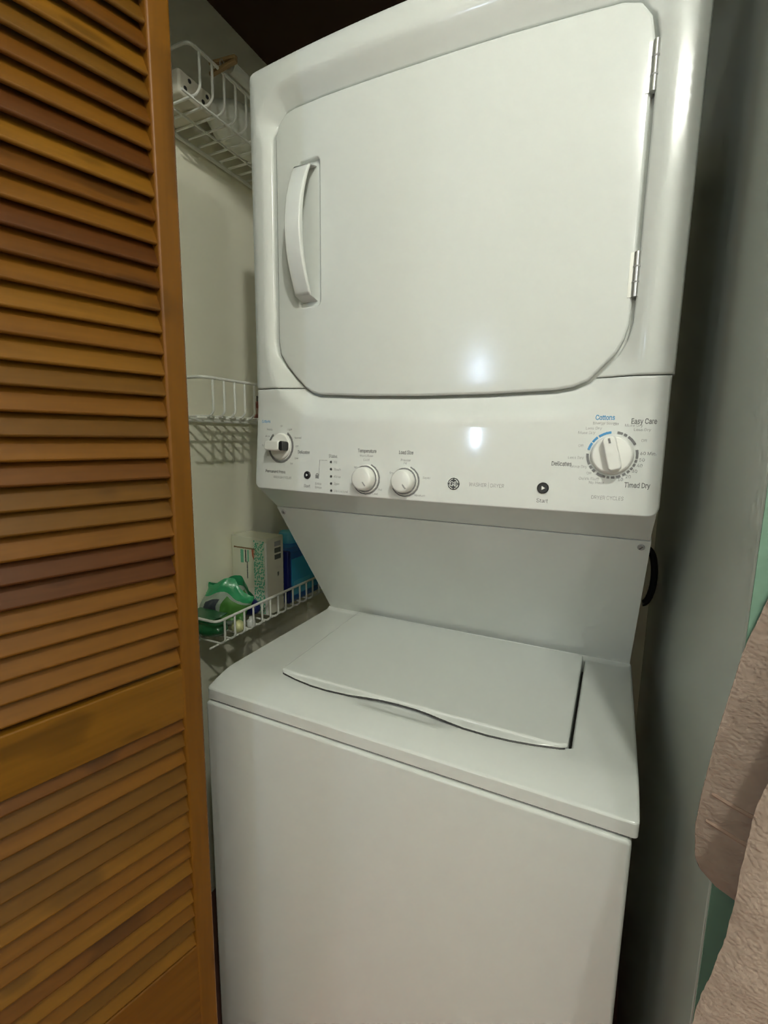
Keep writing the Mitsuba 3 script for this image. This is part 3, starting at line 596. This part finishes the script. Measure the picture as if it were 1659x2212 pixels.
pn = thing('clothespin', 'wooden clothespin clipped on the front rail of the top shelf', 'clothespin')
PIN = mat('mat_pin_wood', (.34, .22, .10), .6)
for s in (-1, 1):
    m = rbox(-.036, .036, -.005, .005, -.0035, .0035, .0015, 6); m.apply_transform(trimesh.transformations.rotation_matrix(.10 * s, [0, 1, 0])); m.apply_translation((-.190, .296, 2.1170 + s * .0066)); put('jaw', m, PIN, pn)
put('spring', tube([(-.190 + .0045 * math.cos(t), .2895 + .013 * t / (6 * PI), 2.117 + .0062 * math.sin(t)) for t in np.linspace(0, 6 * PI, 60)], .0008, 6), GREY, pn, 'wire spring')

# ------------------------------------------------------------------ towel on a bar beside the opening
tb = thing('towel_bar', 'metal towel bar on the green wall', 'towel bar')
put('bar', tube([(.80, -.158, 1.452), (1.28, -.158, 1.452)], .005, 14), CHROME, tb)
for x in (.795, 1.275): put('post', tube([(x, -.099, 1.452), (x, -.158, 1.452)], .010, 14), CHROME, tb)
tw = thing('towel', 'pinkish beige terry towel hanging folded on the wall at the right', 'towel')
def towel_layer(y, pts, x1, zb, th, seed, corner):
    pts = np.array(sorted(pts)); nz, nx = 230, 150
    z = np.linspace(zb, 1.468, nz); xl = np.interp(z, pts[:, 0], pts[:, 1])
    u = np.linspace(0, 1, nx) ** 1.3; P = np.zeros((nx, nz, 3))
    P[..., 0] = xl[None] + (x1 - xl)[None] * u[:, None]; P[..., 2] = z[None] + corner * (np.exp(-u / .05) * 0 + u * .10)[:, None] * np.exp(-(z - zb) / .05)[None]
    fold = .010 * np.sin(u[:, None] * 16 + seed + .6 * np.sin(z * 5)[None]) * np.clip((1.43 - z[None]) / .25, 0, 1)
    P[..., 1] = y - .001 + fold - .004 * (meshkit.fbm(np.stack([P[..., 0] * 30, P[..., 2] * 30, P[..., 0] * 0 + seed], -1), 3, seed) - .5)
    P[..., 1] += (.032 if seed == 2 else .022) * np.exp(-u / .075)[:, None]              # the edge curls back
    m = sheet(P, th); v = m.vertices
    m.vertices = v + m.vertex_normals * (.0022 * (meshkit.fbm(v * 330, 3, seed) - .5))[:, None]
    return m, P
back_pts = [(.942, .752), (.951, .735), (.9613, .7228), (.970, .7185), (1.0022, .7154), (1.0332, .7171), (1.1021, .7237), (1.1825, .7349), (1.30, .765), (1.468, .805)]
m, P = towel_layer(-.140, back_pts, 1.24, .944, .012, 2, 0)
put('back_layer', m, TOWEL, tw, smooth=60)
for zz in (1.012, 1.040):
    j = int(np.argmin(abs(P[0, :, 2] - zz))); c = P[3:, j] + [0, -.0062, 0]
    put('woven_band', tube(c, .0022, 6), TOWEL_BAND, tw, 'darker woven band')
front_pts = [(.70, .700), (.80, .711), (.8852, .7198), (.9251, .7260), (.9448, .7295), (.9592, .7319), (.9891, .7335), (1.0264, .7348), (1.0826, .7393), (1.20, .765), (1.468, .815)]
m, P = towel_layer(-.176, front_pts, 1.24, .62, .013, 5, 0)
put('front_layer', m, TOWEL, tw, smooth=60)
_a = np.linspace(0, PI, 14); _X, _A = np.meshgrid(np.linspace(.810, 1.24, 20), _a, indexing='ij')
put('top_fold', sheet(np.stack([_X, -.158 + .018 * np.cos(_A), 1.466 + .016 * np.sin(_A)], -1), .012), TOWEL, tw, smooth=60)
